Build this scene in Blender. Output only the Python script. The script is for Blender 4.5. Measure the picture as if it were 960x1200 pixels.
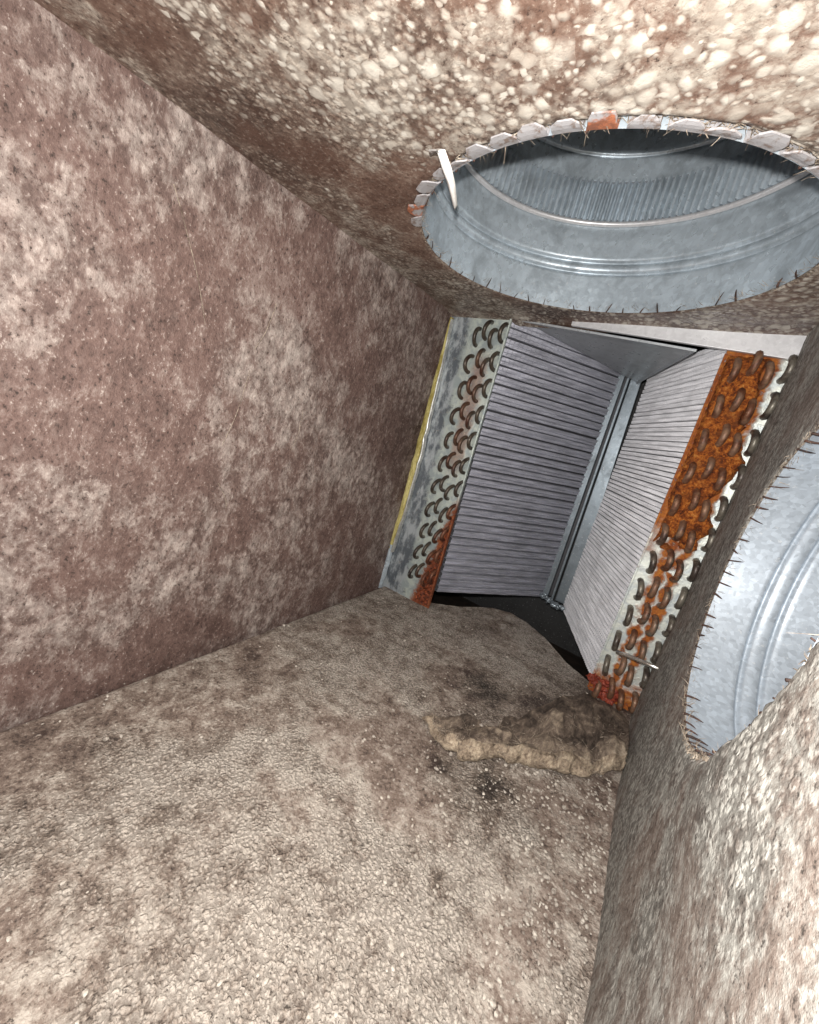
import bpy, bmesh, math, random
from mathutils import Vector, Matrix, noise
random.seed(7)
S = 0.5            # every length below is in duct heights; the duct is half a metre high
for o in list(bpy.data.objects): bpy.data.objects.remove(o)
scene = bpy.context.scene
COL = scene.collection

# ------------------------------------------------------------------ camera
CAM = Vector((0.75183, -1.16416, 0.65119))
RT = Vector((0.79192, 0.56713, 0.22635)); UP = Vector((-0.32651, 0.08004, 0.94180)); FW = Vector((-0.51600, 0.81973, -0.24856))
cd = bpy.data.cameras.new('camera'); cam = bpy.data.objects.new('camera', cd); COL.objects.link(cam)
M = Matrix.Identity(4)
for i in range(3):
    M[i][0] = RT[i]; M[i][1] = UP[i]; M[i][2] = -FW[i]; M[i][3] = CAM[i]*S
cam.matrix_world = M
cd.sensor_fit = 'VERTICAL'; cd.sensor_height = 24; cd.lens = 24*437.92/1200
cd.clip_start = 0.01; cd.clip_end = 50
scene.camera = cam
# ------------------------------------------------------------------ light: phone flash next to the lens, dim world and an added fill from behind
w = bpy.data.worlds.new('World'); scene.world = w; w.use_nodes = True
bg = w.node_tree.nodes['Background']; bg.inputs[0].default_value = (0.86, 0.93, 1, 1); bg.inputs[1].default_value = 0.16
fl = bpy.data.lights.new('phone_flash', 'POINT'); fl.energy = 8.4; fl.shadow_soft_size = 0.0035; fl.color = (1, 0.965, 0.93)
fo = bpy.data.objects.new('phone_flash', fl); COL.objects.link(fo)
fo.location = (CAM + UP*0.052 - RT*0.004)*S
al = bpy.data.lights.new('fill_light', 'AREA'); al.shape = 'RECTANGLE'; al.size = 0.40; al.size_y = 0.45; al.energy = 0.7; al.color = (0.93, 0.96, 1)  # added soft fill behind the camera, not a real source
ao = bpy.data.objects.new('fill_light', al); COL.objects.link(ao)
ao.location = Vector((0.42, -1.72, 0.52))*S; ao.rotation_euler = (math.radians(90), 0, 0)
scene.view_settings.view_transform = 'Standard'; scene.view_settings.look = 'None'
scene.view_settings.exposure = 0.14; scene.view_settings.gamma = 1
scene.render.engine = 'CYCLES'
scene.cycles.max_bounces = 4; scene.cycles.diffuse_bounces = 1; scene.cycles.glossy_bounces = 2

# ------------------------------------------------------------------ helpers
def link(name, me, mat, parent=None):
    if me.materials: pass
    elif mat: me.materials.append(mat)
    o = bpy.data.objects.new(name, me); COL.objects.link(o)
    if parent: o.parent = parent
    return o
def mesh(name, verts, faces, smooth=False):
    me = bpy.data.meshes.new(name); me.from_pydata([tuple(Vector(v)*S) for v in verts], [], faces); me.update()
    if smooth: me.polygons.foreach_set('use_smooth', [True]*len(me.polygons))
    return me
def empty(name, label, cat, loc=(0, 0, 0), group=None):
    o = bpy.data.objects.new(name, None); COL.objects.link(o); o.location = Vector(loc)*S; o.empty_display_size = .02
    o['label'] = label; o['category'] = cat
    if group: o['group'] = group
    return o
def tag(o, label, cat, group=None):
    o['label'] = label; o['category'] = cat
    if group: o['group'] = group
def grid(name, fn, nu, nv, flip=False, wrap=False, smooth=True):
    vs = []; fs = []
    for j in range(nv+1):
        for i in range(nu if wrap else nu+1): vs.append(fn(i/nu, j/nv))
    W_ = nu if wrap else nu+1
    for j in range(nv):
        for i in range(nu):
            a = j*W_+i; b = j*W_+(i+1) % W_; c = (j+1)*W_+(i+1) % W_; d = (j+1)*W_+i
            fs.append((a, d, c, b) if flip else (a, b, c, d))
    return mesh(name, vs, fs, smooth)
def box_me(name, c, sx, sy, sz, ax=None, bev=0):
    bm = bmesh.new(); bmesh.ops.create_cube(bm, size=1)
    for v in bm.verts: v.co = Vector((v.co.x*sx, v.co.y*sy, v.co.z*sz))
    if bev: bmesh.ops.bevel(bm, geom=bm.edges[:], offset=bev, segments=2, affect='EDGES', profile=.5)
    for v in bm.verts:
        if ax: v.co = ax @ v.co
        v.co = (v.co + Vector(c))*S
    me = bpy.data.meshes.new(name); bm.to_mesh(me); bm.free(); return me
def prism(name, quad, depth_vec, bev=0):
    """closed slab: polygon quad pushed along depth_vec"""
    n = len(quad); vs = [Vector(q) for q in quad] + [Vector(q)+Vector(depth_vec) for q in quad]
    fs = [tuple(range(n))[::-1], tuple(range(n, 2*n))] + [(i, (i+1) % n, n+(i+1) % n, n+i) for i in range(n)]
    me = mesh(name, vs, fs)
    bm = bmesh.new(); bm.from_mesh(me); bmesh.ops.recalc_face_normals(bm, faces=bm.faces)
    if bev: bmesh.ops.bevel(bm, geom=bm.edges[:], offset=bev*S, segments=2, affect='EDGES', profile=.5)
    bm.to_mesh(me); bm.free(); return me
def tube(name, pts, rad, n=8, caps=True):
    vs = []; fs = []
    pts = [Vector(p) for p in pts]
    if not hasattr(rad, '__len__'): rad = [rad]*len(pts)
    prev = None
    for i, p in enumerate(pts):
        t = (pts[min(i+1, len(pts)-1)]-pts[max(i-1, 0)]).normalized()
        if prev is None: prev = t.orthogonal().normalized()
        a = (prev - t*prev.dot(t)).normalized(); b = t.cross(a); prev = a
        for k in range(n):
            th = 2*math.pi*k/n; vs.append(p+(a*math.cos(th)+b*math.sin(th))*rad[i])
    for i in range(len(pts)-1):
        for k in range(n):
            fs.append((i*n+k, i*n+(k+1) % n, (i+1)*n+(k+1) % n, (i+1)*n+k))
    if caps: fs += [tuple(range(n))[::-1], tuple(range((len(pts)-1)*n, len(pts)*n))]
    return mesh(name, vs, fs, True)

# ------------------------------------------------------------------ node helpers
class NT:
    def __init__(s, name, disp=False):
        s.m = bpy.data.materials.new(name); s.m.use_nodes = True; s.t = s.m.node_tree; s.n = s.t.nodes
        s.b = s.n['Principled BSDF']; s.out = s.n['Material Output']
        if disp: s.m.displacement_method = 'DISPLACEMENT'
        s.pos = s.n.new('ShaderNodeNewGeometry').outputs['Position']
    def put(s, sock, v):
        if isinstance(v, (int, float)): sock.default_value = v
        elif isinstance(v, tuple): sock.default_value = v if len(v) == len(sock.default_value) else tuple(v)+(1,)
        else: s.t.links.new(v, sock)
    def mapv(s, scale, rot=(0, 0, 0), loc=(0, 0, 0), v=None):
        n = s.n.new('ShaderNodeMapping'); s.put(n.inputs[0], v or s.pos)
        n.inputs['Scale'].default_value = scale; n.inputs['Rotation'].default_value = rot; n.inputs['Location'].default_value = loc
        return n.outputs[0]
    def noise(s, v, scale, detail=4, rough=.55, dist=0, out=0):
        n = s.n.new('ShaderNodeTexNoise'); s.put(n.inputs['Vector'], v)
        n.inputs['Scale'].default_value = scale; n.inputs['Detail'].default_value = detail
        n.inputs['Roughness'].default_value = rough; n.inputs['Distortion'].default_value = dist
        return n.outputs[out]
    def vor(s, v, scale, rand=1, feat='F1', out='Distance'):
        n = s.n.new('ShaderNodeTexVoronoi'); n.feature = feat; s.put(n.inputs['Vector'], v)
        n.inputs['Scale'].default_value = scale; n.inputs['Randomness'].default_value = rand
        return n.outputs[out]
    def math(s, op, a, b=0., c=0., clamp=False):
        n = s.n.new('ShaderNodeMath'); n.operation = op; n.use_clamp = clamp
        s.put(n.inputs[0], a); s.put(n.inputs[1], b); s.put(n.inputs[2], c); return n.outputs[0]
    def mr(s, v, a, b, c=0., d=1., smooth=True):
        n = s.n.new('ShaderNodeMapRange'); n.interpolation_type = 'SMOOTHSTEP' if smooth else 'LINEAR'
        s.put(n.inputs[0], v)
        for i, x in enumerate((a, b, c, d)): s.put(n.inputs[i+1], x)
        return n.outputs[0]
    def ramp(s, v, stops):
        n = s.n.new('ShaderNodeValToRGB'); s.put(n.inputs[0], v); e = n.color_ramp.elements
        while len(e) < len(stops): e.new(.5)
        for k, (p_, c_) in enumerate(stops): e[k].position = p_; e[k].color = tuple(c_)+(1,)
        return n.outputs[0]
    def mix(s, f, a, b, mode='MIX'):
        n = s.n.new('ShaderNodeMix'); n.data_type = 'RGBA'; n.blend_type = mode
        s.put(n.inputs[0], f); s.put(n.inputs[6], a); s.put(n.inputs[7], b); return n.outputs[2]
    def sep(s, v=None):
        n = s.n.new('ShaderNodeSeparateXYZ'); s.put(n.inputs[0], v or s.pos); return n.outputs
    def warp(s, v, scale, amt):
        c = s.noise(v, scale, 2, .5, 0, 1)
        a = s.n.new('ShaderNodeVectorMath'); a.operation = 'MULTIPLY_ADD'
        s.put(a.inputs[0], c); a.inputs[1].default_value = (amt,)*3; s.put(a.inputs[2], v); return a.outputs[0]
    def bump(s, h, strength, dist):
        n = s.n.new('ShaderNodeBump'); n.inputs['Strength'].default_value = strength; n.inputs['Distance'].default_value = dist
        s.put(n.inputs['Height'], h); s.put(s.b.inputs['Normal'], n.outputs[0]); return n
    def disp(s, h, scale, mid=0.0):
        n = s.n.new('ShaderNodeDisplacement'); n.inputs['Scale'].default_value = scale; n.inputs['Midlevel'].default_value = mid
        s.put(n.inputs['Height'], h); s.t.links.new(n.outputs[0], s.out.inputs['Displacement'])
    def done(s, col=None, rough=None, metal=None, spec=None):
        if col is not None: s.put(s.b.inputs['Base Color'], col)
        if rough is not None: s.put(s.b.inputs['Roughness'], rough)
        if metal is not None: s.put(s.b.inputs['Metallic'], metal)
        if spec is not None: s.put(s.b.inputs['Specular IOR Level'], spec)
        return s.m

# ------------------------------------------------------------------ duct liner: dirty, mould-spotted coated fibreglass board
def liner(name, dark, mid, light, stretch=(1, 1, 1), rot=(0, 0, 0), peb=150, amp=.0011, lo=.40, hi=.60,
          spots=0., spot_scale=70, spot_col=(.8, .77, .7), reddish=(.23, .11, .085), red_amt=.5, cracks=.5, rough=.72, seedoff=0., white=.6, pebw=1., medsc=30, bumpk=1., regions=()):
    t = NT(name, True)
    base = t.mapv((1, 1, 1), loc=(seedoff, seedoff*1.7, seedoff*.6))
    st = t.mapv(stretch, rot, (seedoff, 0, seedoff), base)
    wv = t.warp(t.warp(st, 60, .005), 300, .004)
    med = t.noise(st, medsc, 7, .76, .3)                     # grime at every size down to the fibres
    big = t.noise(base, 8, 3, .6, .3)
    fine = t.noise(st, 330, 3, .75, 0)
    f = t.math('ADD', t.math('MULTIPLY', big, .28), t.math('MULTIPLY', med, .54)); f = t.math('ADD', f, t.math('MULTIPLY', fine, .20))
    for (x, y, z, r, a) in regions:                        # broad areas pushed paler or darker, metres
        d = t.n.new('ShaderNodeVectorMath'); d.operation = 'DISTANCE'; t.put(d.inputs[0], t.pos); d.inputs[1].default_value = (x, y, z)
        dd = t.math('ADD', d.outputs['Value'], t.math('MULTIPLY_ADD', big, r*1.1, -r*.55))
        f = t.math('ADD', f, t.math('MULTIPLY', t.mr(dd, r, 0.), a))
    col = t.ramp(t.mr(f, lo, hi, smooth=False), [(0, dark), (.45, mid), (1, light)])
    rsel = t.math('SUBTRACT', t.math('MULTIPLY_ADD', big, -.6, 1.), t.math('MULTIPLY', med, .4))
    col = t.mix(t.math('MULTIPLY', t.mr(rsel, .47, .58), red_amt), col, reddish)
    # soft-edged granules
    n = t.n.new('ShaderNodeTexVoronoi'); n.feature = 'F1'; t.put(n.inputs['Vector'], wv); n.inputs['Scale'].default_value = peb
    vd = n.outputs['Distance']; sv = t.sep(n.outputs['Color'])
    zone = t.mr(big, .38, .6)
    pk = t.math('MULTIPLY', t.mr(vd, .52, .12), t.mr(t.math('ADD', sv[0], t.math('MULTIPLY', fine, .6)), .62, .95))
    pk = t.math('MULTIPLY', pk, t.math('MULTIPLY_ADD', zone, .75, .25))
    col = t.mix(t.math('MULTIPLY', pk, white), col, light)
    ck = t.math('MULTIPLY', t.math('MULTIPLY', t.mr(t.math('MULTIPLY_ADD', fine, .3, vd), .52, .78), cracks), zone)
    col = t.mix(ck, col, dark)
    # fine light and dark flecks
    col = t.mix(t.mr(fine, .60, .70, 0, .7), col, light); col = t.mix(t.mr(fine, .42, .30, 0, .85), col, dark)
    h = t.math('MULTIPLY', t.math('MULTIPLY', t.mr(vd, .75, .08), pebw), t.math('MULTIPLY_ADD', zone, .9, .1))
    if spots:
        xyz = t.sep(); grad = t.math('MULTIPLY_ADD', xyz[0], 1.0, -.28)
        for k, (sc, amt) in enumerate(((spot_scale, 1.), (spot_scale*2.1, .9))):
            wv2 = t.warp(base, 70+60*k, .006)
            q = t.n.new('ShaderNodeTexVoronoi'); t.put(q.inputs['Vector'], wv2); q.inputs['Scale'].default_value = sc; q.inputs['Randomness'].default_value = 1
            c = t.sep(q.outputs['Color'])
            rad = t.math('MULTIPLY_ADD', c[1], .30, .14)
            sm = t.mr(t.math('DIVIDE', t.math('MULTIPLY_ADD', fine, .45, t.math('ADD', q.outputs['Distance'], -.225)), rad), 1.95, .6)
            on = t.mr(t.math('ADD', t.math('ADD', t.math('MULTIPLY', big, .9), grad), t.math('MULTIPLY', c[0], .34)), .56-.08*k, .68-.08*k)
            sm = t.math('MULTIPLY', t.math('MULTIPLY', sm, on), amt)
            col = t.mix(t.math('MULTIPLY', sm, .85), col, t.mix(c[2], spot_col, light))
            h = t.math('MAXIMUM', h, t.math('MULTIPLY', sm, .75 if k == 0 else .6))
    t.disp(t.math('MULTIPLY_ADD', med, 2.6, t.math('MULTIPLY', h, .5)), amp, 1.6)
    t.bump(t.math('MULTIPLY_ADD', fine, 1.3, h), .8*bumpk, amp*.9)
    return t.done(col, t.math('MULTIPLY_ADD', fine, -.45, rough+.22), 0, .5)

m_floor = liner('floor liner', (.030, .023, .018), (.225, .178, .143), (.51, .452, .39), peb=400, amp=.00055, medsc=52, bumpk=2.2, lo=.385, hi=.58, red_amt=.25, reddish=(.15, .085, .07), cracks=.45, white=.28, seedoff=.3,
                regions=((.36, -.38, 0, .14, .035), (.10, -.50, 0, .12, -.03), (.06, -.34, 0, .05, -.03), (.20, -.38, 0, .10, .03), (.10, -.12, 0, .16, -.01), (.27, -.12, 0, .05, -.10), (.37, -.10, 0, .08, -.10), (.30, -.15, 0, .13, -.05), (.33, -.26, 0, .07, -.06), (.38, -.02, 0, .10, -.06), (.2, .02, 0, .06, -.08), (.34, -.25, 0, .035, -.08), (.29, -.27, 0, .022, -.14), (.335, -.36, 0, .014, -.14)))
m_left = liner('left wall liner', (.022, .014, .011), (.150, .100, .085), (.45, .385, .345), stretch=(1, 1, .7), rot=(.5, 0, 0), peb=120, amp=.0010, medsc=55, bumpk=1.3, lo=.38, hi=.645, red_amt=.42, reddish=(.15, .085, .070), cracks=.25, seedoff=1.9, pebw=.35, white=.45,
               regions=((0, -.33, .42, .07, .07), (0, -.20, .40, .035, .05), (0, -.33, .30, .11, .03), (0, -.02, .3, .14, -.06), (0, -.36, .02, .10, -.04)))
m_ceil = liner('ceiling liner', (.035, .022, .017), (.175, .122, .094), (.46, .405, .34), peb=200, amp=.00055, bumpk=.8, medsc=45, lo=.40, hi=.61, spots=1., spot_scale=100, spot_col=(.70, .66, .58), red_amt=.35, reddish=(.22, .12, .085), cracks=.4, seedoff=4.1, rough=.5,
               regions=((.40, -.42, .5, .17, .07), (.03, -.40, .5, .12, -.08), (.2, -.02, .5, .09, -.08), (.35, -.01, .5, .09, -.06)))
m_right = liner('right wall liner', (.04, .034, .028), (.23, .205, .18), (.54, .53, .48), stretch=(1, 1, .85), rot=(.35, 0, 0), peb=250, amp=.0006, medsc=70, bumpk=1.1, lo=.38, hi=.585, red_amt=.35, reddish=(.23, .15, .115), cracks=.6, white=.85, seedoff=7.3,
                regions=((.44, -.02, .2, .08, -.03),))

# ------------------------------------------------------------------ metals
def galv(name, col=(.50, .55, .60), rough=.38, metal=.75, spangle=.5, grime=.3, sc=180):
    t = NT(name); v = t.warp(t.pos, 60, .004)
    c = t.sep(t.vor(v, sc, 1, 'F1', 'Color')); n = t.noise(t.pos, 26, 6, .65, .3); n2 = t.noise(t.pos, 300, 3, .6)
    dark = tuple(x*.62 for x in col); lite = tuple(min(1, x*1.28) for x in col)
    cc = t.mix(t.math('MULTIPLY', c[0], spangle), col, lite); cc = t.mix(t.math('MULTIPLY', c[1], spangle*.7), cc, dark)
    cc = t.mix(t.math('MULTIPLY', t.mr(n, .45, .7), grime), cc, tuple(x*.5 for x in col))
    cc = t.mix(t.math('MULTIPLY', t.mr(n2, .62, .72), .5), cc, (.75, .77, .78))
    r = t.math('MULTIPLY_ADD', c[2], .14, rough-.05); r = t.math('ADD', r, t.math('MULTIPLY', t.mr(n, .4, .7), .15))
    t.bump(t.math('ADD', t.math('MULTIPLY', n2, .4), t.math('MULTIPLY', t.noise(t.pos, 12, 2), 4)), .25, .0008)
    return t.done(cc, r, metal, .5)
m_galv = galv('galvanised duct', (.56, .64, .70), .30, .4, .6, .75, 200)
m_galv_r = galv('spangled galvanised duct', (.50, .56, .62), .42, .35, .75, .15, 330)
def tab_mat(name, rust):
    t = NT(name); n = t.noise(t.pos, 150, 5, .7, .4); n2 = t.noise(t.pos, 60, 4, .6)
    c = t.mix(t.mr(n, .48, .66), (.46, .45, .46), (.26, .20, .17))
    c = t.mix(t.math('MULTIPLY', t.mr(n2, .42, .5), rust), c, t.mix(t.mr(n, .4, .6), (.55, .20, .10), (.30, .12, .07)))
    t.bump(n, .5, .001); return t.done(c, .5, .2)
m_tab = tab_mat('collar tab steel', 0.)
m_flange = galv('bright flange steel', (.66, .66, .67), .32, .4, .35, .2, 300)
m_apex = galv('apex channel steel', (.24, .28, .31), .34, .6, .3, .4)
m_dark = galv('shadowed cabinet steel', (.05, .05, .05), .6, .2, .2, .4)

def fin_mat(name, col, metal, rough, freq, rx=False):
    t = NT(name); xyz = t.sep()
    wv = t.n.new('ShaderNodeTexWave'); wv.wave_type = 'BANDS'; wv.bands_direction = 'Y'
    t.put(wv.inputs[0], t.warp(t.pos, 12, .0006)); wv.inputs['Scale'].default_value = freq; wv.inputs['Distortion'].default_value = 0
    n = t.noise(t.mapv((40, 6, 300)), 1, 5, .6); n3 = t.noise(t.pos, 18, 4, .6)
    cc = t.mix(t.mr(n, .35, .7), tuple(x*.62 for x in col), col)
    cc = t.mix(t.math('MULTIPLY', t.mr(n3, .52, .68), .45), cc, tuple(x*.5 for x in col))
    cc = t.mix(t.math('MULTIPLY', t.mr(t.noise(t.pos, 420, 2), .66, .74), .7), cc, (.9, .9, .9))
    t.bump(wv.outputs[1], .35, .0006)
    return t.done(cc, t.math('MULTIPLY_ADD', n, .25, rough), metal, .5)
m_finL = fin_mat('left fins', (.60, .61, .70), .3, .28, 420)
m_finR = fin_mat('right fins', (.93, .93, .97), .05, .35, 420)  # same aluminium as the left; flash brightness put into the paler base
m_core = NT('dark between fins').done((.075, .075, .082), .6, .4)

# end plates: pale galvanised with rust laid out where the water ran (world positions in metres)
def rust_nodes(t, side):
    x, y, z = t.sep()[:3]
    wn = t.noise(t.pos, 55, 6, .65, .6); wn2 = t.noise(t.pos, 190, 5, .7)
    zz = t.math('MULTIPLY', z, 2.); xx = t.math('MULTIPLY', x, 2.)
    wob = t.math('MULTIPLY_ADD', wn, .16, -.08)
    if side == 'R':
        top = t.mr(t.math('ADD', zz, t.math('MULTIPLY', wob, 2.2)), .40, .58)                                   # heavy rust above
        edge = t.mr(t.math('ADD', xx, t.math('MULTIPLY', wob, .25)), .872, .862)
        heavy = t.math('MULTIPLY', top, edge)
        def drip(c, wd, amt):
            d = t.math('ABSOLUTE', t.math('ADD', xx, t.math('MULTIPLY_ADD', t.noise(t.mapv((1, 1, .8)), 70, 3, .5), .05, -.025-c)))
            return t.math('MULTIPLY', t.mr(d, wd, wd*.35), amt)
        dr = t.math('MAXIMUM', drip(.817, .019, 1.), drip(.848, .017, 1.))
        dr = t.math('MULTIPLY', dr, t.mr(t.noise(t.pos, 45, 3), .34, .46))
        low = t.mr(t.math('ADD', zz, wob), .10, .04)
        mask = t.math('MAXIMUM', t.math('MAXIMUM', heavy, dr), low)
    else:
        d = t.math('SUBTRACT', t.math('MULTIPLY_ADD', zz, .024, .197), xx)               # distance in from the inner edge
        wdt = t.math('MULTIPLY_ADD', wn2, .05, t.mr(zz, .50, .0, -.03, .055, False))
        tri = t.math('MULTIPLY', t.mr(t.math('SUBTRACT', t.math('ADD', d, t.math('MULTIPLY', wob, .3)), wdt), .012, -.012), t.mr(zz, .44, .36))
        ctr = t.math('ABSOLUTE', t.math('ADD', xx, -.150))
        br = t.math('MULTIPLY', t.math('MULTIPLY', t.mr(t.math('ADD', ctr, t.math('MULTIPLY', wob, .4)), .04, .012), t.mr(zz, .45, .55)), t.mr(zz, .92, .84))
        mask = t.math('MAXIMUM', tri, t.math('MULTIPLY', br, .6))
    mask = t.math('MULTIPLY', mask, t.mr(wn2, .26, .42, .25, 1))
    deep = (.20, .045, .014) if side == 'L' else (.30, .075, .012)
    rc = t.ramp(t.math('MULTIPLY_ADD', wn2, .7, t.math('MULTIPLY', wn, .4)), [(.35, (.06, .014, .008)), (.52, deep), (.72, (.55, .20, .03) if side == 'R' else (.36, .12, .04))])
    return mask, rc, wn, wn2
def plate_mat(side):
    t = NT('end plate ' + side); mask, rc, wn, wn2 = rust_nodes(t, side)
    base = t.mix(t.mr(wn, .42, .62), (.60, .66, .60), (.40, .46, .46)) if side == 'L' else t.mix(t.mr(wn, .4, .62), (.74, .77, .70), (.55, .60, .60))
    if side == 'L':
        xx = t.sep()[0]; base = t.mix(t.mr(t.math('ADD', xx, t.math('MULTIPLY_ADD', wn, .05, -.025)), .042, .030), base, t.mix(t.mr(t.noise(t.mapv((1, 1, .4)), 55, 5, .7), .42, .6), (.14, .16, .18), (.48, .52, .54)))
    base = t.mix(t.mr(wn2, .58, .72, 0, .5), base, (.50, .44, .34))
    halo = t.mix(t.math('MULTIPLY', t.mr(wn, .35, .6), .0), base, (.6, .4, .3))
    t.bump(t.math('ADD', wn2, t.math('MULTIPLY', mask, t.math('MULTIPLY', wn2, 2.5))), .6, .0015)
    return t.done(t.mix(mask, halo, rc), t.math('MULTIPLY_ADD', mask, .35, .42), t.math('MULTIPLY_ADD', mask, -.4, .4), .5)
def ubend_mat(side):
    t = NT('return bend copper ' + side); mask, rc, wn, wn2 = rust_nodes(t, side)
    base = t.mix(t.mr(wn, .35, .6), (.035, .026, .022), (.10, .08, .06)) if side == 'L' else t.mix(t.mr(wn, .38, .6), (.06, .045, .038), (.20, .18, .145))
    base = t.mix(t.mr(wn2, .58, .68, 0, .6), base, (.30, .30, .27))
    m2 = t.math('MULTIPLY', mask, .38 if side == 'R' else .5)
    t.bump(t.math('MULTIPLY', wn2, 1.), .5, .0008)
    return t.done(t.mix(m2, base, rc), t.math('MULTIPLY_ADD', m2, .35, .38), .35, .5)
t = NT('rust crust'); n1 = t.noise(t.pos, 120, 7, .72, .5); n2 = t.noise(t.pos, 420, 4, .7); n3 = t.noise(t.pos, 36, 4, .6, .3)
cc = t.ramp(t.math('MULTIPLY_ADD', n2, .4, t.math('MULTIPLY', n1, .62)), [(.40, (.05, .014, .007)), (.48, (.22, .052, .010)), (.55, (.46, .135, .02)), (.66, (.62, .30, .08))])
cc = t.mix(t.mr(n3, .5, .66, 0, .6), cc, (.22, .07, .02)); t.bump(t.math('ADD', n1, t.math('MULTIPLY', n2, .6)), 1, .003)
m_crust = t.done(cc, .85, 0, .3)

def simple(name, c1, c2, rough=.7, metal=0, sc=60, bump=.3, bd=.001, st=(1, 1, 1)):
    t = NT(name); v = t.mapv(st); n = t.noise(v, sc, 6, .65, .3); n2 = t.noise(v, sc*6, 4, .7)
    f = t.math('MULTIPLY_ADD', n2, .4, t.math('MULTIPLY', n, .6))
    t.bump(f, bump, bd); return t.done(t.mix(t.mr(f, .38, .64), c1, c2), rough, metal, .4)
m_slit = simple('dark slit edge', (.02, .012, .01), (.10, .05, .035), .7)
m_yellow = simple('raw yellow fibreglass', (.28, .22, .05), (.66, .58, .25), .9, 0, 90, .8, .002, (1, 1, .3))
m_foil = simple('foil facing edge', (.45, .46, .44), (.85, .86, .82), .35, .7, 80, .6, .001)
m_pin = simple('steel pin', (.55, .53, .48), (.85, .83, .78), .25, .9, 300, .2)
m_void = simple('near-black cabinet base', (.010, .007, .005), (.035, .022, .015), .9)  # near-black colour for the dark gap below the coil
m_tear = simple('torn white facing', (.75, .72, .68), (.9, .88, .84), .6, 0, 80, .4)
m_crumb = simple('crumbs', (.14, .11, .09), (.66, .6, .52), .7, 0, 40)
m_rusttab = tab_mat('rusty tab', 1.)

# ================================================================== SETTING: the four lined sides of the duct
W = .888; Y0 = -1.62; Y1 = .03
def floor_z(x, y): return -.034*(1-x/W)*max(0, 1+y/1.07)
def left_x(y, z): return -.031*(1-z)*max(0, 1+y/1.07)
# floor: back edge is cut in a sagging curve in front of the coil
back = [(-.04, .02), (.18, .05), (.268, .126), (.314, .189), (.36, .245), (.43, .277), (.51, .25), (.59, .20), (.645, .145), (.689, .10), (.764, .055), (.90, .045)]
def back_y(x):
    for (a, ya), (b, yb) in zip(back, back[1:]):
        if x <= b:
            k = max(0, (x-a)/(b-a)); return ya+(yb-ya)*k
    return .05
def fl_fn(u, v):
    x = -.035+(W+.02+.035)*u; yb = back_y(x)+.004*noise.noise(Vector((x*25, 3, 0)))
    if v > .965:      # rolled cut edge going down
        k = (v-.965)/.035; a = k*math.pi/2
        return (x, yb+.012*math.sin(a), floor_z(x, 0)-.012*(1-math.cos(a))-.05*max(0, k-.5))
    y = Y0+(yb-Y0)*(v/.965)**.82
    z = floor_z(x, min(y, 0))
    z += .006*noise.noise(Vector((x*4, y*4, 1)))*(1 if y > -1.4 else .3)
    z -= .030*math.exp(-max(0, x-left_x(y, 0)-.002)/.005)
    # worn hollow in front of the flap
    z += -.012*math.exp(-(((x-.62)/.16)**2+((y+.50)/.07)**2))
    return (x, y, z)
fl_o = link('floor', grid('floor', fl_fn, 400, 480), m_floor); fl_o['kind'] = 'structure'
def lw_fn(u, v):
    y = Y0+(Y1-.01-Y0)*u**.85; z = -.085+1.09*v
    return (left_x(y, z)+.005*noise.noise(Vector((y*3, z*3, 7))), y, z)
o = link('wall_left', grid('wall_left', lw_fn, 460, 320), m_left); o['kind'] = 'structure'
# ceiling and right wall: sheets with a round hole, fanned out from the hole
def holed(name, mat, c, r, rect, place, nang, nrad, lip=.045, flip=False, wob=None):
    (a0, b0, a1, b1) = rect; vs = []; fs = []; rows = []
    for j in range(-5, nrad+1):
        for i in range(nang):
            th = 2*math.pi*i/nang; ca, sa = math.cos(th), math.sin(th)
            rr = r+(wob(th) if wob else 0)
            if j < 0:
                k = -j/5; dep = lip*k; rad = rr
                vs.append(place(c[0]+rad*ca, c[1]+rad*sa, dep+.006)); continue
            ts = []
            if ca > 1e-9: ts.append((a1-c[0])/ca)
            if ca < -1e-9: ts.append((a0-c[0])/ca)
            if sa > 1e-9: ts.append((b1-c[1])/sa)
            if sa < -1e-9: ts.append((b0-c[1])/sa)
            R_ = min(ts); k = (j/nrad)**1.12; rad = rr+(R_-rr)*k
            edge = .006*max(0, 1-(rad-rr)/.012)**2
            vs.append(place(c[0]+rad*ca, c[1]+rad*sa, edge))
    n = nrad+6
    for j in range(n-1):
        for i in range(nang):
            a = j*nang+i; b = j*nang+(i+1) % nang; q = (a, b, b+nang, a+nang)
            fs.append(q[::-1] if flip else q)
    # note: lip rows were written deepest first
    me = mesh(name, vs, fs, True); ob = link(name, me, mat); ob['kind'] = 'structure'; return ob
CC = (.506, -.382); CR = .303
def ell(th): return 1/math.sqrt((math.cos(th)/1.075)**2+(math.sin(th)/.972)**2)     # the collar is squeezed a little out of round
def ceil_place(x, y, d):
    sag = -.016*max(0, 1-(Y1-y)/.09)**2 if y > Y1-.09 else 0
    return (x, y, 1+d+sag*(1 if d < .004 else 0)+.004*noise.noise(Vector((x*3.3, y*3.3, 2)))*(1 if d < .004 else 0))
holed('ceiling', m_ceil, CC, CR+.003, (-.01, Y0, W+.03, Y1), ceil_place, 1000, 210, flip=False,
      wob=lambda th: CR*(ell(th)-1)+.0025*noise.noise(Vector((math.cos(th)*9, math.sin(th)*9, 0))))
RC = (-.53, .545); RR = .222
def rw_place(y, z, d):
    bul = .006*noise.noise(Vector((y*4, z*4, 5)))
    # liner bulges up around the torn near edge of the opening
    bul += -.012*math.exp(-(((y+.74)/.09)**2+((z-.43)/.12)**2))
    return (W+d+bul*(1 if d < .004 else 0), y, z)
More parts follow.
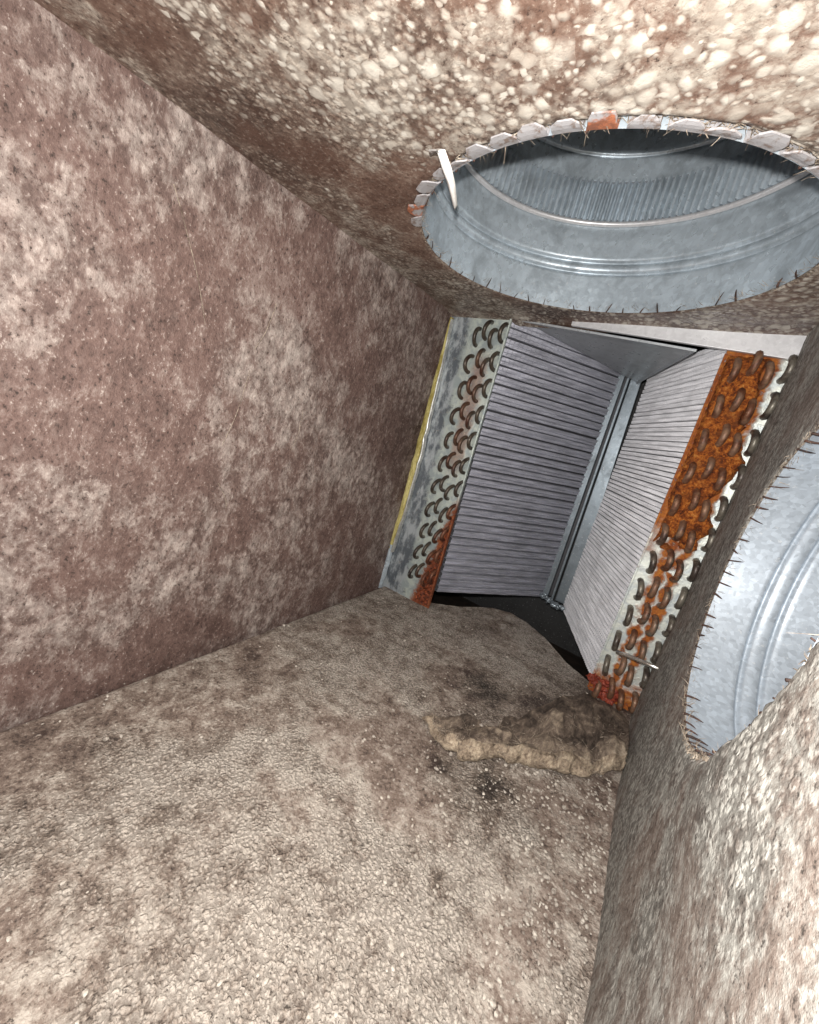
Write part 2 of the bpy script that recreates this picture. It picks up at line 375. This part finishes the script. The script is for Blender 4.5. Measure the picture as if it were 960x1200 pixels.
holed('wall_right', m_right, RC, RR+.002, (Y0, -.02, Y1-.005, 1.005), rw_place, 1000, 210, flip=True,
      wob=lambda th: .004*noise.noise(Vector((math.cos(th)*7, math.sin(th)*7, 0)))+.006*noise.noise(Vector((math.cos(th)*22, math.sin(th)*22, 4)))*(1 if math.cos(th) < 0 else .3))
# board thickness seen at the coil opening, and the dark cabinet round the coil
def shell(name, quad, d, m, kind='structure'):
    ob = link(name, prism(name, quad, d), m)
    if kind: ob['kind'] = kind
    return ob
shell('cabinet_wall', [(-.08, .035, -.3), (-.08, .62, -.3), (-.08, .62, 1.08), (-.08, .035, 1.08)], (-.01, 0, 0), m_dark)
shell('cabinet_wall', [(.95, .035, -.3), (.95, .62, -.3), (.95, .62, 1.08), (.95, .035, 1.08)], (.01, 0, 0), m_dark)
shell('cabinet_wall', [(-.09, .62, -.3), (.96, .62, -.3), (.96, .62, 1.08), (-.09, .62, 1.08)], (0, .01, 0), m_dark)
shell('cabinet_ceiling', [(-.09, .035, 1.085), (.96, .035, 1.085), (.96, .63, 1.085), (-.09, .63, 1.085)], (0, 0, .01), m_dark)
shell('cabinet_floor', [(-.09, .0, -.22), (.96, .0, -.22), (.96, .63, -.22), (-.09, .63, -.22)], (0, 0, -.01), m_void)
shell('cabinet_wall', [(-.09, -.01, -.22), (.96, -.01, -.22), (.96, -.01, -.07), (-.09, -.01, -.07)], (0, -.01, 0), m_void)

# ================================================================== ROUND COLLARS
def revolve(name, prof, n, frame, mat, parent, mod=None):
    """prof: (radius, height) list; frame(r, th, h) -> point"""
    vs = []; fs = []; m = len(prof)
    for (r, h) in prof:
        for i in range(n):
            th = 2*math.pi*i/n; vs.append(frame(r+(mod(i, n) if mod else 0), th, h))
    for j in range(m-1):
        for i in range(n):
            a = j*n+i; b = j*n+(i+1) % n; fs.append((a, b, b+n, a+n))
    return link(name, mesh(name, vs, fs, True), mat, parent)
def bead(r, h, a=.006, w_=.011, k=8):
    return [(r+a*math.sin(math.pi*i/k)**2*1, h-w_/2+w_*i/k) for i in range(k+1)]
def local(root, f):
    b = Vector(root.location)/S
    return lambda r, th, h: Vector(f(r, th, h))-b
def collar_tabs(root, frame, r, n, off, sl, length, mat, skip=(), special={}, up=.034, gap=.1, lay=None):
    proto = {}
    step = 2*math.pi/n
    for k in range(n):
        th0 = off+k*step
        if lay is not None and not lay(th0): continue
        rnd = random.Random(k*13+n)
        short = lay is not None and not lay(th0)
        hw = step*(1-(.03 if short else gap))/2
        ln = length*rnd.uniform(.55, 1.15); tilt = rnd.uniform(-.0015, .004); rs = rnd.random(); th0 += rnd.uniform(-.08, .08)*step
        vs = []; fs = []; NR = 9; NC = 4
        if short: NR = 3
        # strip runs down the sleeve, bends round the board's edge and lies on its face with a rounded end
        for j in range(NR):
            for i in range(NC+1):
                u = i/NC*2-1
                if j < 3: rr = r; hh = up*(1-j/(2 if short else 3))-(.006 if short and j == 2 else 0); wd = 1
                elif j < 6: q = (j-2)/3*math.pi/2; rr = r+.006*(1-math.cos(q)); hh = -.0045*math.sin(q); wd = 1
                else:
                    q = (j-5)/3; wd = (1-(.35+.3*rs)*q**3)*(1+.12*math.sin(k*5.1+q*3)); rr = r+.006+ln*q; hh = -.0045-tilt*q-.001*math.sin(q*3)
                vs.append(frame(rr, th0+u*hw*wd, hh))
        for j in range(NR-1):
            for i in range(NC):
                a = j*(NC+1)+i; fs.append((a, a+1, a+NC+2, a+NC+1))
        o_ = link('tab', mesh('tab', vs, fs, False), special.get(k, mat), root)
        if k in special: o_['label'] = 'rusty orange tab'
        md = o_.modifiers.new('thickness', 'SOLIDIFY'); md.thickness = .0009; md.offset = 0
    # the slits between the tabs: dark cut edges curling into the sleeve
    for k in range(n):
        th = off+(k+.5)*step; rnd = random.Random(k*7+n*3)
        L = sl*rnd.uniform(.4, 1.3); w_ = .0011*rnd.uniform(.8, 1.7); sk = rnd.uniform(-.03, .03)
        pts = [frame(r-.0012-.0012*math.sin(q*3), th+sk*q, -.004+L*q) for q in (0, .25, .5, .75, 1)]
        if rnd.random() < .14: continue
        link('slit', tube('slit', pts, [w_, w_*1.1, w_, w_*.8, w_*.3], 5), m_slit, root)
# --- ceiling collar
c1 = empty('ceiling_duct_collar', 'large round galvanised duct collar opening in the ceiling, crimped band inside', 'duct collar', (CC[0], CC[1], 1), None)
fr1 = local(c1, lambda r, th, h: (CC[0]+r*ell(th)*math.cos(th), CC[1]+r*ell(th)*math.sin(th), 1+h))
R1 = CR-.003
prof = [(R1, -.003), (R1, .03), (R1, .072)]+bead(R1, .083, .008, .013)+[(R1-.001, .095)]+bead(R1, .107, .008, .013)+[(R1, .118), (R1, .15), (R1, .183), (R1+.003, .188)]
revolve('sleeve', prof, 256, fr1, m_galv, c1)
revolve('rolled_ring', [(R1-.001, .183), (R1-.006, .185), (R1-.008, .189), (R1-.006, .193), (R1-.002, .195)], 256, fr1, m_flange, c1)
NW = 132
revolve('crimped_band', [(R1-.003, .193), (R1-.004, .20), (R1-.005, .235), (R1-.006, .268), (R1-.004, .276)], NW*6, fr1, m_galv, c1,
        mod=lambda i, n: (.0105+.001*math.sin(i*.011))*math.cos(2*math.pi*i*NW/n))
def elbow(r, th, h):
    # the pipe above turns away towards the coil side
    p_ = Vector((CC[0]+r*math.cos(th), CC[1]+r*math.sin(th), 1+h)); return p_
R2 = R1-.004
revolve('upper_pipe', [(R2, .275)]+[(R2, .29), (R2, .318)]+bead(R2, .327, .005, .010)+[(R2, .34), (R2, .42)], 256, fr1, m_galv, c1)
def gore(r, th, h):
    q = h; base = Vector(fr1(r, th, .42)); hinge = Vector((0, .31, .42)); a = -math.radians(28)*1
    v = base-hinge; rot = Matrix.Rotation(a, 3, 'X'); v2 = rot @ v
    k = q; p_ = hinge+v.lerp(v2, 0)+Vector((0, 0, k*(.02+.9*(.31-v.y)))); return p_
revolve('elbow_gore', [(R2+.002, 0), (R2+.002, .25), (R2-.002, .5), (R2, 1)], 256, gore, m_galv, c1)
vsE = [gore(R2, 2*math.pi*i/64, 1) for i in range(64)]
link('far_cap', mesh('far_cap', vsE, [tuple(range(64))]), m_dark, c1)
N1 = 48; st1 = 2*math.pi/N1; off1 = math.radians(-92.3)
def kof(deg): return round((math.radians(deg)-off1)/st1) % N1
collar_tabs(c1, fr1, R1, N1, off1, .021, .021, m_tab, special={kof(-147): m_rusttab, kof(-77): m_rusttab}, gap=.16, lay=lambda th: math.sin(th) < -.12 and math.cos(th) > -.93)
# the torn strip of facing hanging into the opening on the near left
b_ = Vector(c1.location)/S
tp = [(.352, -.690, .992), (.366, -.704, .985), (.384, -.711, .978), (.388, -.696, .968), (.384, -.675, .964), (.375, -.650, .962), (.366, -.628, .962), (.360, -.618, .965)]
wd = [.003, .006, .006, .0055, .0045, .003, .002, .0008]
vs = []; fs = []
for p_, q in zip(tp, wd):
    p_ = Vector(p_)-b_; vs += [p_+Vector((-q, -.3*q, .0)), p_+Vector((0, 0, -.003)), p_+Vector((q, .3*q, .001))]
for j in range(len(tp)-1):
    for i in range(2): a = j*3+i; fs.append((a, a+1, a+4, a+3))
o = link('torn_strip', mesh('torn_strip', vs, fs, True), m_tear, c1); md = o.modifiers.new('t', 'SOLIDIFY'); md.thickness = .0008
o['label'] = 'curled white torn strip at the opening edge'
# --- right wall collar
c2 = empty('wall_duct_collar', 'round spangled galvanised duct collar in the right wall, partly out of frame', 'duct collar', (W, RC[0], RC[1]), None)
fr2 = local(c2, lambda r, th, h: (W+h, RC[0]+r*math.cos(th), RC[1]+r*math.sin(th)))
R3 = RR-.003
prof = [(R3, -.001), (R3, .03), (R3, .052)]+bead(R3, .062, .007, .011)+[(R3-.001, .075)]+bead(R3, .088, .007, .011)+[(R3, .10), (R3, .15), (R3, .20)]
revolve('sleeve', prof, 256, fr2, m_galv_r, c2)
revolve('inner_pipe', [(R3-.001, .198), (R3-.006, .20), (R3-.006, .30), (R3-.006, .55)], 200, fr2, m_galv_r, c2)
link('far_cap', mesh('far_cap', [fr2(R3-.006, 2*math.pi*i/64, .549) for i in range(64)], [tuple(range(64))]), m_dark, c2)
collar_tabs(c2, fr2, R3, 66, 0., .019, .007, m_galv_r, gap=.10, lay=lambda th: False)

# ================================================================== EVAPORATOR COIL
coil = empty('evaporator_coil', 'V-shaped evaporator coil with aluminium fins and rusty end plates behind the duct opening', 'cooling coil', (.5, .1, 0))
cb = Vector((.5, .1, 0))
def L(v): return Vector(v)-cb
def lk(name, me_fn, m, parent=coil): return link(name, me_fn, m, parent)
m_pl = {'L': plate_mat('L'), 'R': plate_mat('R')}; m_ub = {'L': ubend_mat('L'), 'R': ubend_mat('R')}
def xi_l(z): return .197+.018*z
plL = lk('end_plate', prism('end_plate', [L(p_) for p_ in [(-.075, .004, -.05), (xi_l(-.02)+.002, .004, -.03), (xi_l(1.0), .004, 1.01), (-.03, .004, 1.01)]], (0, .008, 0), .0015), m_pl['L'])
plL['label'] = 'left end plate, pale metal rusted at its lower inner edge'
plR = lk('end_plate', prism('end_plate', [L(p_) for p_ in [(.770, .004, .0), (.935, .004, .0), (.935, .004, .985), (.766, .004, .985)]], (0, .008, 0), .0015), m_pl['R'])
plR['label'] = 'right end plate, heavily coated in orange rust above'
# raised edge of the plates next to the fins
lk('plate_flange', prism('plate_flange', [L(p_) for p_ in [(xi_l(0)-.004, -.004, -.02), (xi_l(0)+.002, -.004, -.02), (xi_l(1)+.002, -.004, 1.0), (xi_l(1)-.004, -.004, 1.0)]], (0, .009, 0), .001), m_pl['L'], plL)
lk('plate_flange', prism('plate_flange', [L(p_) for p_ in [(.766, -.003, .01), (.771, -.003, .01), (.769, -.003, .95), (.764, -.003, .95)]], (0, .008, 0), .001), m_pl['R'], plR)
# return bends
def ub_mesh(name, half, prot, rt):
    pts = [(0, .004, -half)]+[(0, -prot*math.sin(a)*1., -half*math.cos(a)) for a in [math.pi*k/10 for k in range(11)]]+[(0, .004, half)]
    return tube(name, pts, rt, 8)
ubL = ub_mesh('u_bend', .0255, .031, .0066); ubL.materials.append(m_ub['L'])
ubR = ub_mesh('u_bend', .0245, .025, .0078); ubR.materials.append(m_ub['R'])
rng = random.Random(3)
for k in range(11):
    for c, (dx, dz) in enumerate(((.099, 0), (.130, .02), (.157, -.002), (.187, .018))):
        z = .085+.0850*k+dz; x = dx+.018*z
        if z > .985: continue
        if k == 0 and c > 1: pass
        o = bpy.data.objects.new('u_bend', ubL); COL.objects.link(o); o.parent = plL
        o.location = L((x+rng.uniform(-.0015, .0015), .003, z+rng.uniform(-.002, .002)))*S
        o.rotation_euler = (rng.uniform(-.05, .05), rng.uniform(-.10, .10)+.10, rng.uniform(-.12, .12))
for k in range(12):
    for c, (dx, dz) in enumerate(((.790, 0), (.820, .022), (.849, .002), (.880, .018))):
        z = .018+.0812*k+dz
        if z > .95: continue
        o = bpy.data.objects.new('u_bend', ubR); COL.objects.link(o); o.parent = plR
        o.location = L((dx+rng.uniform(-.0015, .0015), .003, z+rng.uniform(-.002, .002)))*S
        o.rotation_euler = (rng.uniform(-.05, .05), rng.uniform(-.10, .10)-.06, rng.uniform(-.15, .15)+.15)
# thick crust on the upper right plate, bends half sunk in it
def crust_fn(u, v):
    z = .47+.48*v; lo = .771; wav = .872+.010*math.sin(z*38)+.012*noise.noise(Vector((z*30, 0, 0)))
    if z > .80: wav = .852+.006*math.sin(z*60)
    frag = .02*noise.noise(Vector((u*6, z*20, 3)))
    x = lo+(wav-lo)*u
    n_ = noise.fractal(Vector((x*90, z*90, 0)), .8, 2, 4)
    edge = min(u, 1-u, (1-v)*4, v*3.0+ .6*noise.noise(Vector((x*50, z*25, 9))))
    th = -.004+.0195*min(1, max(0, edge)*9)+.004*n_
    th -= .016*max(0, noise.noise(Vector((x*38, z*26, 12)))+.30-1.3*v)
    return L((x, .004-th, z))
o = lk('rust_crust', grid('rust_crust', crust_fn, 46, 170), m_crust, plR); o['label'] = 'thick flaking orange rust'
def crust2(u, v):
    z = -.02+.36*v; xi = xi_l(z); wdt = .007+.062*(1-v)**1.4+.010*noise.noise(Vector((z*40, 2, 2)))
    x = xi-wdt*(1-u); n_ = noise.fractal(Vector((x*90, z*90, 4)), .8, 2, 4); edge = min(u*2+.1, 1-u+.05, (1-v)*3, 1)
    return L((x, .004-(-.006+.011*min(1, edge*6)+.010*n_), z))
# fin packs
def face_pts(side):
    if side == 'L': return Vector((.209, .012, 0)), Vector((.500, .43, 0))
    return Vector((.771, .012, 0)), Vector((.590, .43, 0))
def finpack(side, n, z0, z1, m, lab, prop, proud, saw, K):
    a, b = face_pts(side); d = (b-a); Ln = d.length; dn = d.normalized()
    nrm = Vector((d.y, -d.x, 0)).normalized()
    if side == 'R': nrm = -nrm
    if (Vector((.5, -.5, 0))-a).dot(nrm) < 0: nrm = -nrm
    # core block behind the face
    core_q = [a-nrm*.012, b-nrm*.012, b-nrm*.13, a-nrm*.13]
    if side == 'L': core_q = [a-nrm*.012, b-nrm*.012, b-nrm*.14, Vector((.09, .014, 0))-nrm*.0]
    else: core_q = [a-nrm*.012, b-nrm*.012, b-nrm*.14, Vector((.87, .014, 0))]
    core = lk('fin_pack', prism('fin_pack', [L(q+Vector((0, 0, z0))) for q in core_q], (0, 0, z1-z0)), m_core); core['label'] = lab
    p = (z1-z0)/n
    # one fin row: ridged strip, slightly wavy along its length
    vs = []; fs = []; prof_ = [(-.5*prop, -.010), (-.46*prop, proud*.2), (-.30*prop, proud*.55), (.26*prop, proud*.9), (.40*prop, proud), (.5*prop, proud*.5), (.5*prop, -.010)]
    if side == 'L': prof_ = [(-.5*prop, -.010), (-.46*prop, proud*.3), (-.12*prop, proud*.85), (-.06*prop, proud*.15), (0, proud*.45), (.40*prop, proud*1.1), (.45*prop, proud*.6), (.5*prop, -.010)]
    for i in range(K+1):
        s_ = i/K
        for (pz, pn) in prof_:
            q = dn*Ln*s_+nrm*(pn+saw*(1 if i % 2 else 0)+.0006*math.sin(s_*40+pz*9))+dn*(Ln/K*(.55 if i % 2 else 0)); vs.append(Vector((q.x, q.y, pz*p)))
    P_ = len(prof_)
    for i in range(K):
        for j in range(P_-1): fs.append((i*P_+j, i*P_+j+1, (i+1)*P_+j+1, (i+1)*P_+j))
    me = mesh('fin', vs, fs); me.materials.append(m)
    top_dz, bot_dz = (0, 0)
    rg = random.Random(n)
    for k in range(n):
        z = z0+p*(k+.5)
        o = bpy.data.objects.new('fin', me); COL.objects.link(o); o.parent = core
        o.location = L((a.x+rg.uniform(-.0008, .0008), a.y+rg.uniform(-.0012, .0012), z+p*rg.uniform(-.05, .05)))*S
        o.rotation_euler = (0, rg.uniform(-.003, .003), 0)
    return core
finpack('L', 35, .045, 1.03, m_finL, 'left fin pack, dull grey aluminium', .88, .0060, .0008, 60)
finpack('R', 70, .035, .985, m_finR, 'right fin pack, aluminium coloured paler for the flash on it', .86, .0026, .0065, 84)
# apex: two folded channels with a dark slot between, foil crumpled at the foot
def strip(name, x0, x1, xt0, xt1, y, m, zb, zt, dy=.012):
    return lk(name, prism(name, [L(q) for q in [(x0, y, zb), (x1, y, zb), (xt1, y, zt), (xt0, y, zt)]], (0, dy, 0), .002), m)
strip('apex_channel', .494, .518, .490, .512, .418, m_apex, .06, 1.0)
strip('apex_channel', .518, .534, .511, .524, .432, m_core, .06, 1.0)
strip('apex_channel', .533, .542, .521, .530, .410, m_apex, .06, 1.0)
strip('apex_channel', .548, .604, .532, .566, .426, m_apex, .055, 1.0)
def lump(name, c, r, m, seed, parent=None, sub=3, sq=(1, 1, 1), off=cb, amp=.5, fr=60):
    bm = bmesh.new(); bmesh.ops.create_icosphere(bm, subdivisions=sub, radius=1)
    for v in bm.verts:
        n_ = noise.noise(Vector(v.co)*2.2+Vector((seed, 0, 0)))+.5*noise.noise(Vector(v.co)*5+Vector((seed, 0, 0)))
        v.co = (Vector((v.co.x*sq[0], v.co.y*sq[1], v.co.z*sq[2]))*r*(1+amp*n_)+Vector(c)-off)*S
    me = bpy.data.meshes.new(name); bm.to_mesh(me); bm.free()
    return link(name, me, m, parent)
for k, (x, y, z, r) in enumerate([(.505, .40, .062, .016), (.53, .405, .052, .017), (.56, .40, .045, .018), (.585, .40, .047, .014)]):
    o = lump('foil_wad', (x, y, z), r*.8, m_apex, k*3.1, coil, 3, (1.2, .7, .9))
    o['label'] = 'crumpled foil at the foot of the apex'
# delta plate under the top and the bright front flange
lk('top_plate', prism('top_plate', [L(q) for q in [(.24, .006, .992), (.708, .006, .950), (.556, .43, .932), (.495, .43, .999)]], (0, 0, .006), .001), galv('top plate steel', (.50, .53, .55), .3, .5, .2, .3))
lk('top_flange', prism('top_flange', [L(q) for q in [(.40, -.012, .985), (.915, -.012, .944), (.918, -.012, 1.0), (.40, -.012, .997)]], (0, .012, 0), .0015), m_flange)
lk('plate_crust_lower', None, None) if False else None
o = lk('rust_crust', grid('rust_crust', crust2, 30, 110), simple('deep red rust', (.022, .008, .006), (.36, .085, .03), .45, .1, 160, 1, .003), plL); o['label'] = 'dark red flaking rust'
# red corrosion lumps at the foot of the right plate
mr_ = simple('wet red rust', (.10, .012, .008), (.42, .08, .04), .35, .1, 200, .8, .002)
for k, (x, z, r) in enumerate([(.776, .045, .014), (.79, .035, .013), (.806, .05, .010), (.838, .028, .014), (.80, .02, .016), (.825, .012, .014)]):
    lump('rust_flake', (x, -.006, z), r, mr_, k*5.3, plR, 3, (1.1, .6, 1), amp=.9)

# ================================================================== LOOSE THINGS
# raw fibreglass edge and foil along the left side of the opening
def edge_strip(name, pts, m, label, cat, dx=.004):
    vs = []; fs = []; N_ = 60
    for i in range(N_+1):
        s_ = i/N_*(len(pts)-1); a = min(int(s_), len(pts)-2); f_ = s_-a
        (z0, xa, xb), (z1, xc, xd) = pts[a], pts[a+1]
        z = z0+(z1-z0)*f_; x0 = xa+(xc-xa)*f_; x1 = xb+(xd-xb)*f_
        j1 = .0025*noise.noise(Vector((z*40, 1, 0))); j2 = .004*noise.noise(Vector((z*30, 5, 0)))
        y = -.012+.003*noise.noise(Vector((z*20, 9, 0)))
        vs += [Vector((x0+j1, y+.010, z)), Vector((x0+(x1-x0)*.3+j1, y-.003, z)), Vector((x0+(x1-x0)*.75+j2, y-.002, z)), Vector((x1+j2, y+.012, z))]
    for i in range(N_):
        for j in range(3): a = i*4+j; fs.append((a, a+1, a+5, a+4))
    o_ = link(name, mesh(name, vs, fs, True), m); tag(o_, label, cat); return o_
edge_strip('fibreglass_edge', [(.13, -.030, -.020), (.3, -.026, .004), (.5, -.020, .012), (.7, -.012, .012), (.85, -.004, .014), (.985, .003, .010)], m_yellow, 'thin strip of raw yellow fibreglass between left wall and coil', 'insulation')
edge_strip('foil_edge', [(.12, -.018, -.008), (.3, .000, .010), (.5, .010, .020), (.7, .010, .018), (.85, .012, .018), (.98, .008, .012)], m_foil, 'narrow shiny foil edge beside the yellow fibreglass strip', 'foil')
edge_strip('corner_trim', [(-.045, -.048, -.026), (.02, -.042, -.020), (.08, -.034, -.014), (.15, -.030, -.016)], m_galv, 'short grey metal trim at the lower left corner of the coil opening', 'metal trim')
# steel pin through the right wall in front of the coil
o = link('pin', tube('pin', [(.798, -.042, .168), (.815, -.050, .174), (.86, -.072, .188), (.893, -.094, .199)], .0056, 10), m_pin); tag(o, 'thin bright steel pin sticking out of the right wall across the rusty plate', 'pin')
# torn insulation flap on the floor in front of the coil
t = NT('torn insulation'); nn = t.noise(t.mapv((1, .6, 1), (0, 0, .6)), 42, 7, .68, .8); n2 = t.noise(t.mapv((1, .35, 1), (0, 0, .6)), 260, 5, .7)
f = t.math('MULTIPLY_ADD', n2, .35, t.math('MULTIPLY', nn, .65))
f = t.math('ADD', f, t.mr(t.sep()[2], .004, .020, -.07, .04))
cc = t.ramp(f, [(.34, (.05, .038, .030)), (.46, (.155, .118, .092)), (.55, (.33, .262, .195)), (.66, (.60, .50, .38))])
t.bump(f, 1, .003); m_flap = t.done(cc, .85, 0, .3)
front = [(.495, -.462), (.545, -.500), (.60, -.490), (.66, -.435), (.72, -.395), (.79, -.345), (.845, -.295), (.885, -.235), (.912, -.170)]
rear = [(.50, -.445), (.53, -.41), (.575, -.35), (.63, -.25), (.68, -.15), (.72, -.05), (.775, .01), (.84, .02), (.905, -.01)]
def ip(P_, s_):
    s_ = s_*(len(P_)-1); a = min(int(s_), len(P_)-2); f_ = s_-a; f_ = f_*f_*(3-2*f_)*.4+f_*.6
    return Vector((P_[a][0]+(P_[a+1][0]-P_[a][0])*f_, P_[a][1]+(P_[a+1][1]-P_[a][1])*f_))
def flap_fn(u, v):
    A = ip(rear, u); B = ip(front, u)
    tap = min(1, u/.30)**.8*min(1, (1.02-u)/.10)
    hgt = (.011+.021*u)*tap
    nz = noise.fractal(Vector((u*6, v*2.2, 1)), .9, 2, 5); nr = noise.fractal(Vector((u*20, v*5, 5)), .7, 2, 6)
    if v < .74:
        q = v/.74; P_ = A.lerp(B, q); z = -.012+(hgt+.012)*q**.8
        z += (.016*nz+.007*nr)*math.sin(math.pi*min(1, q*1.0)*.5)*(.4+.6*tap)
        z += .013*math.sin(q*7.5+u*9)*q*(1-q)*2*tap
    else:
        q = (v-.74)/.26; a = q*math.pi*1.05; th = (.017+.012*noise.noise(Vector((u*8, 0, 8))))*(.35+.65*tap)
        zt = hgt+.016*nz*(.4+.6*tap)+.007*nr
        dirn = (B-A).normalized(); P_ = B+dirn*th*1.1*math.sin(a); z = zt-(th*(1-math.cos(a)))*.62
    P_ = P_+Vector((noise.noise(Vector((u*14, v*4, 3))), noise.noise(Vector((u*14, v*4, 6)))))*.014+Vector((nr, nz))*.006
    return (min(P_.x, W-.002), P_.y, max(z, -.016)+.001)
fl_root = empty('insulation_flap', 'torn tan fibreglass insulation flap curling up off the floor below the coil', 'insulation flap', (.7, -.3, 0))
fb_ = Vector((.7, -.3, 0))
link('matting', grid('matting', lambda u, v: Vector(flap_fn(u, v*.72))-fb_, 170, 46), m_flap, fl_root)
t = NT('torn fibreglass edge'); nn = t.noise(t.mapv((1, .6, 1), (0, 0, .6)), 60, 7, .7, .5); n2 = t.noise(t.mapv((1, .25, 1), (0, 0, .7)), 420, 4, .7)
f = t.math('MULTIPLY_ADD', n2, .45, t.math('MULTIPLY', nn, .55))
t.bump(f, 1, .003)
m_te = t.done(t.ramp(f, [(.36, (.08, .06, .045)), (.47, (.26, .20, .145)), (.57, (.48, .39, .285)), (.68, (.66, .57, .44))]), .9, 0, .2)
o = link('torn_edge', grid('torn_edge', lambda u, v: Vector(flap_fn(u, .72+v*.28))-fb_, 170, 30), m_te, fl_root); o['label'] = 'paler tan torn edge'
# crumbs of dirt and coating lying about the floor
rg = random.Random(11); vs = []; fs = []
ico = bmesh.new(); bmesh.ops.create_icosphere(ico, subdivisions=1, radius=1); iv = [v.co.copy() for v in ico.verts]; iff = [tuple(v.index for v in f_.verts) for f_ in ico.faces]; ico.free()
for k in range(2600):
    if k % 3: x = .88-abs(rg.gauss(0, .16)); y = rg.uniform(-1.0, -.30)
    else: x = rg.uniform(0, .88); y = rg.uniform(-1.3, .05)
    if x < 0 or y > back_y(x)-.02: continue
    r = rg.uniform(.0012, .0034)*(1.5 if rg.random() < .08 else 1); b0 = len(vs); e = (rg.uniform(.7, 1.4), rg.uniform(.7, 1.4), rg.uniform(.4, .8))
    for q in iv: vs.append((x+q.x*r*e[0]*rg.uniform(.7, 1.2), y+q.y*r*e[1]*rg.uniform(.7, 1.2), floor_z(x, min(y, 0))+.001+q.z*r*e[2]))
    fs += [tuple(b0+i for i in f_) for f_ in iff]
o = link('floor_crumbs', mesh('floor_crumbs', vs, fs), m_crumb); o['kind'] = 'stuff'; o['label'] = 'pale crumbs of crumbled coating on the floor'; o['category'] = 'crumbs'

# loose glass fibres round the cut edges of both openings and across the panels
rg = random.Random(5); vs = []; fs = []
def fibre(p0, d, ln, w_, bend):
    p0 = Vector(p0); d = Vector(d).normalized(); side = d.orthogonal().normalized(); b2 = d.cross(side)
    b0 = len(vs); K_ = 4
    for i in range(K_+1):
        q = i/K_; c = p0+d*ln*q+Vector(bend)*q*q; r = w_*(1-.75*q)
        for a in range(3):
            th = 2.094*a; vs.append(c+(side*math.cos(th)+b2*math.sin(th))*r)
    for i in range(K_):
        for a in range(3): fs.append((b0+i*3+a, b0+i*3+(a+1) % 3, b0+(i+1)*3+(a+1) % 3, b0+(i+1)*3+a))
for k in range(1500):
    th = rg.uniform(0, 2*math.pi); r = CR+rg.uniform(-.001, .012); e = rg.uniform(-1, 1)
    fibre((CC[0]+r*ell(th)*math.cos(th), CC[1]+r*ell(th)*math.sin(th), 1.0+rg.uniform(-.001, .006)), (-math.cos(th)*rg.uniform(.0, 1)-math.sin(th)*e, -math.sin(th)*rg.uniform(.0, 1)+math.cos(th)*e, rg.uniform(-.5, .9)),
          rg.uniform(.006, .020), rg.uniform(.0003, .0009), (rg.uniform(-.006, .006), rg.uniform(-.006, .006), rg.uniform(-.004, .006)))
for k in range(1500):
    th = rg.uniform(0, 2*math.pi); r = RR+rg.uniform(-.001, .010); e = rg.uniform(-1, 1)
    fibre((W+rg.uniform(-.003, .004), RC[0]+r*math.cos(th), RC[1]+r*math.sin(th)), (rg.uniform(-.4, .8), -math.cos(th)*rg.uniform(0, 1)-math.sin(th)*e, -math.sin(th)*rg.uniform(0, 1)+math.cos(th)*e),
          rg.uniform(.005, .016), rg.uniform(.0003, .0008), (rg.uniform(-.003, .005), rg.uniform(-.005, .005), rg.uniform(-.005, .005)))
for k in range(1500):
    u = rg.random(); v = rg.choice((rg.uniform(.3, .98), rg.uniform(.62, .85))); p_ = Vector(flap_fn(u, v)); q_ = Vector(flap_fn(min(1, u+.02), v))
    fibre(p_+Vector((0, 0, -.001)), (q_-p_).normalized()*rg.choice((-1, 1))+Vector((rg.uniform(-.8, .8), rg.uniform(-.8, .8), rg.uniform(-.1, .5))), rg.uniform(.006, .024), rg.uniform(.0003, .0008), (rg.uniform(-.006, .006), rg.uniform(-.006, .006), -.003))
m_fib = simple('glass fibre', (.10, .07, .05), (.50, .42, .33), .6, 0, 120)
o = link('loose_fibres', mesh('loose_fibres', vs, fs), m_fib); o['kind'] = 'stuff'; o['label'] = 'loose fibres fringing the cut edges of the round openings'; o['category'] = 'fibres'
vs = []; fs = []
for (y0, z0, y1, z1) in [(-.70, .66, -.745, .50), (-.86, .90, -.80, .72), (-.66, .80, -.70, .70), (-.74, .42, -.72, .36), (-.55, .60, -.57, .50)]:
    n_ = 12; ca = Vector((0, y0, z0)); cb_ = Vector((0, y1, z1)); px = []
    for i in range(n_+1):
        q = i/n_; p_ = ca.lerp(cb_, q); p_.y += .008*math.sin(q*2.6); p_.x = left_x(p_.y, p_.z)+.008+.002*noise.noise(Vector((q*4, z0, 0))); px.append(p_)
    for a_, b_2 in zip(px, px[1:]): fibre(a_, b_2-a_, (b_2-a_).length*1.1, .0011, (0, 0, 0))
o = link('wall_threads', mesh('wall_threads', vs, fs), m_fib); o['kind'] = 'stuff'; o['label'] = 'thin pale threads stuck along the left wall'; o['category'] = 'fibres'
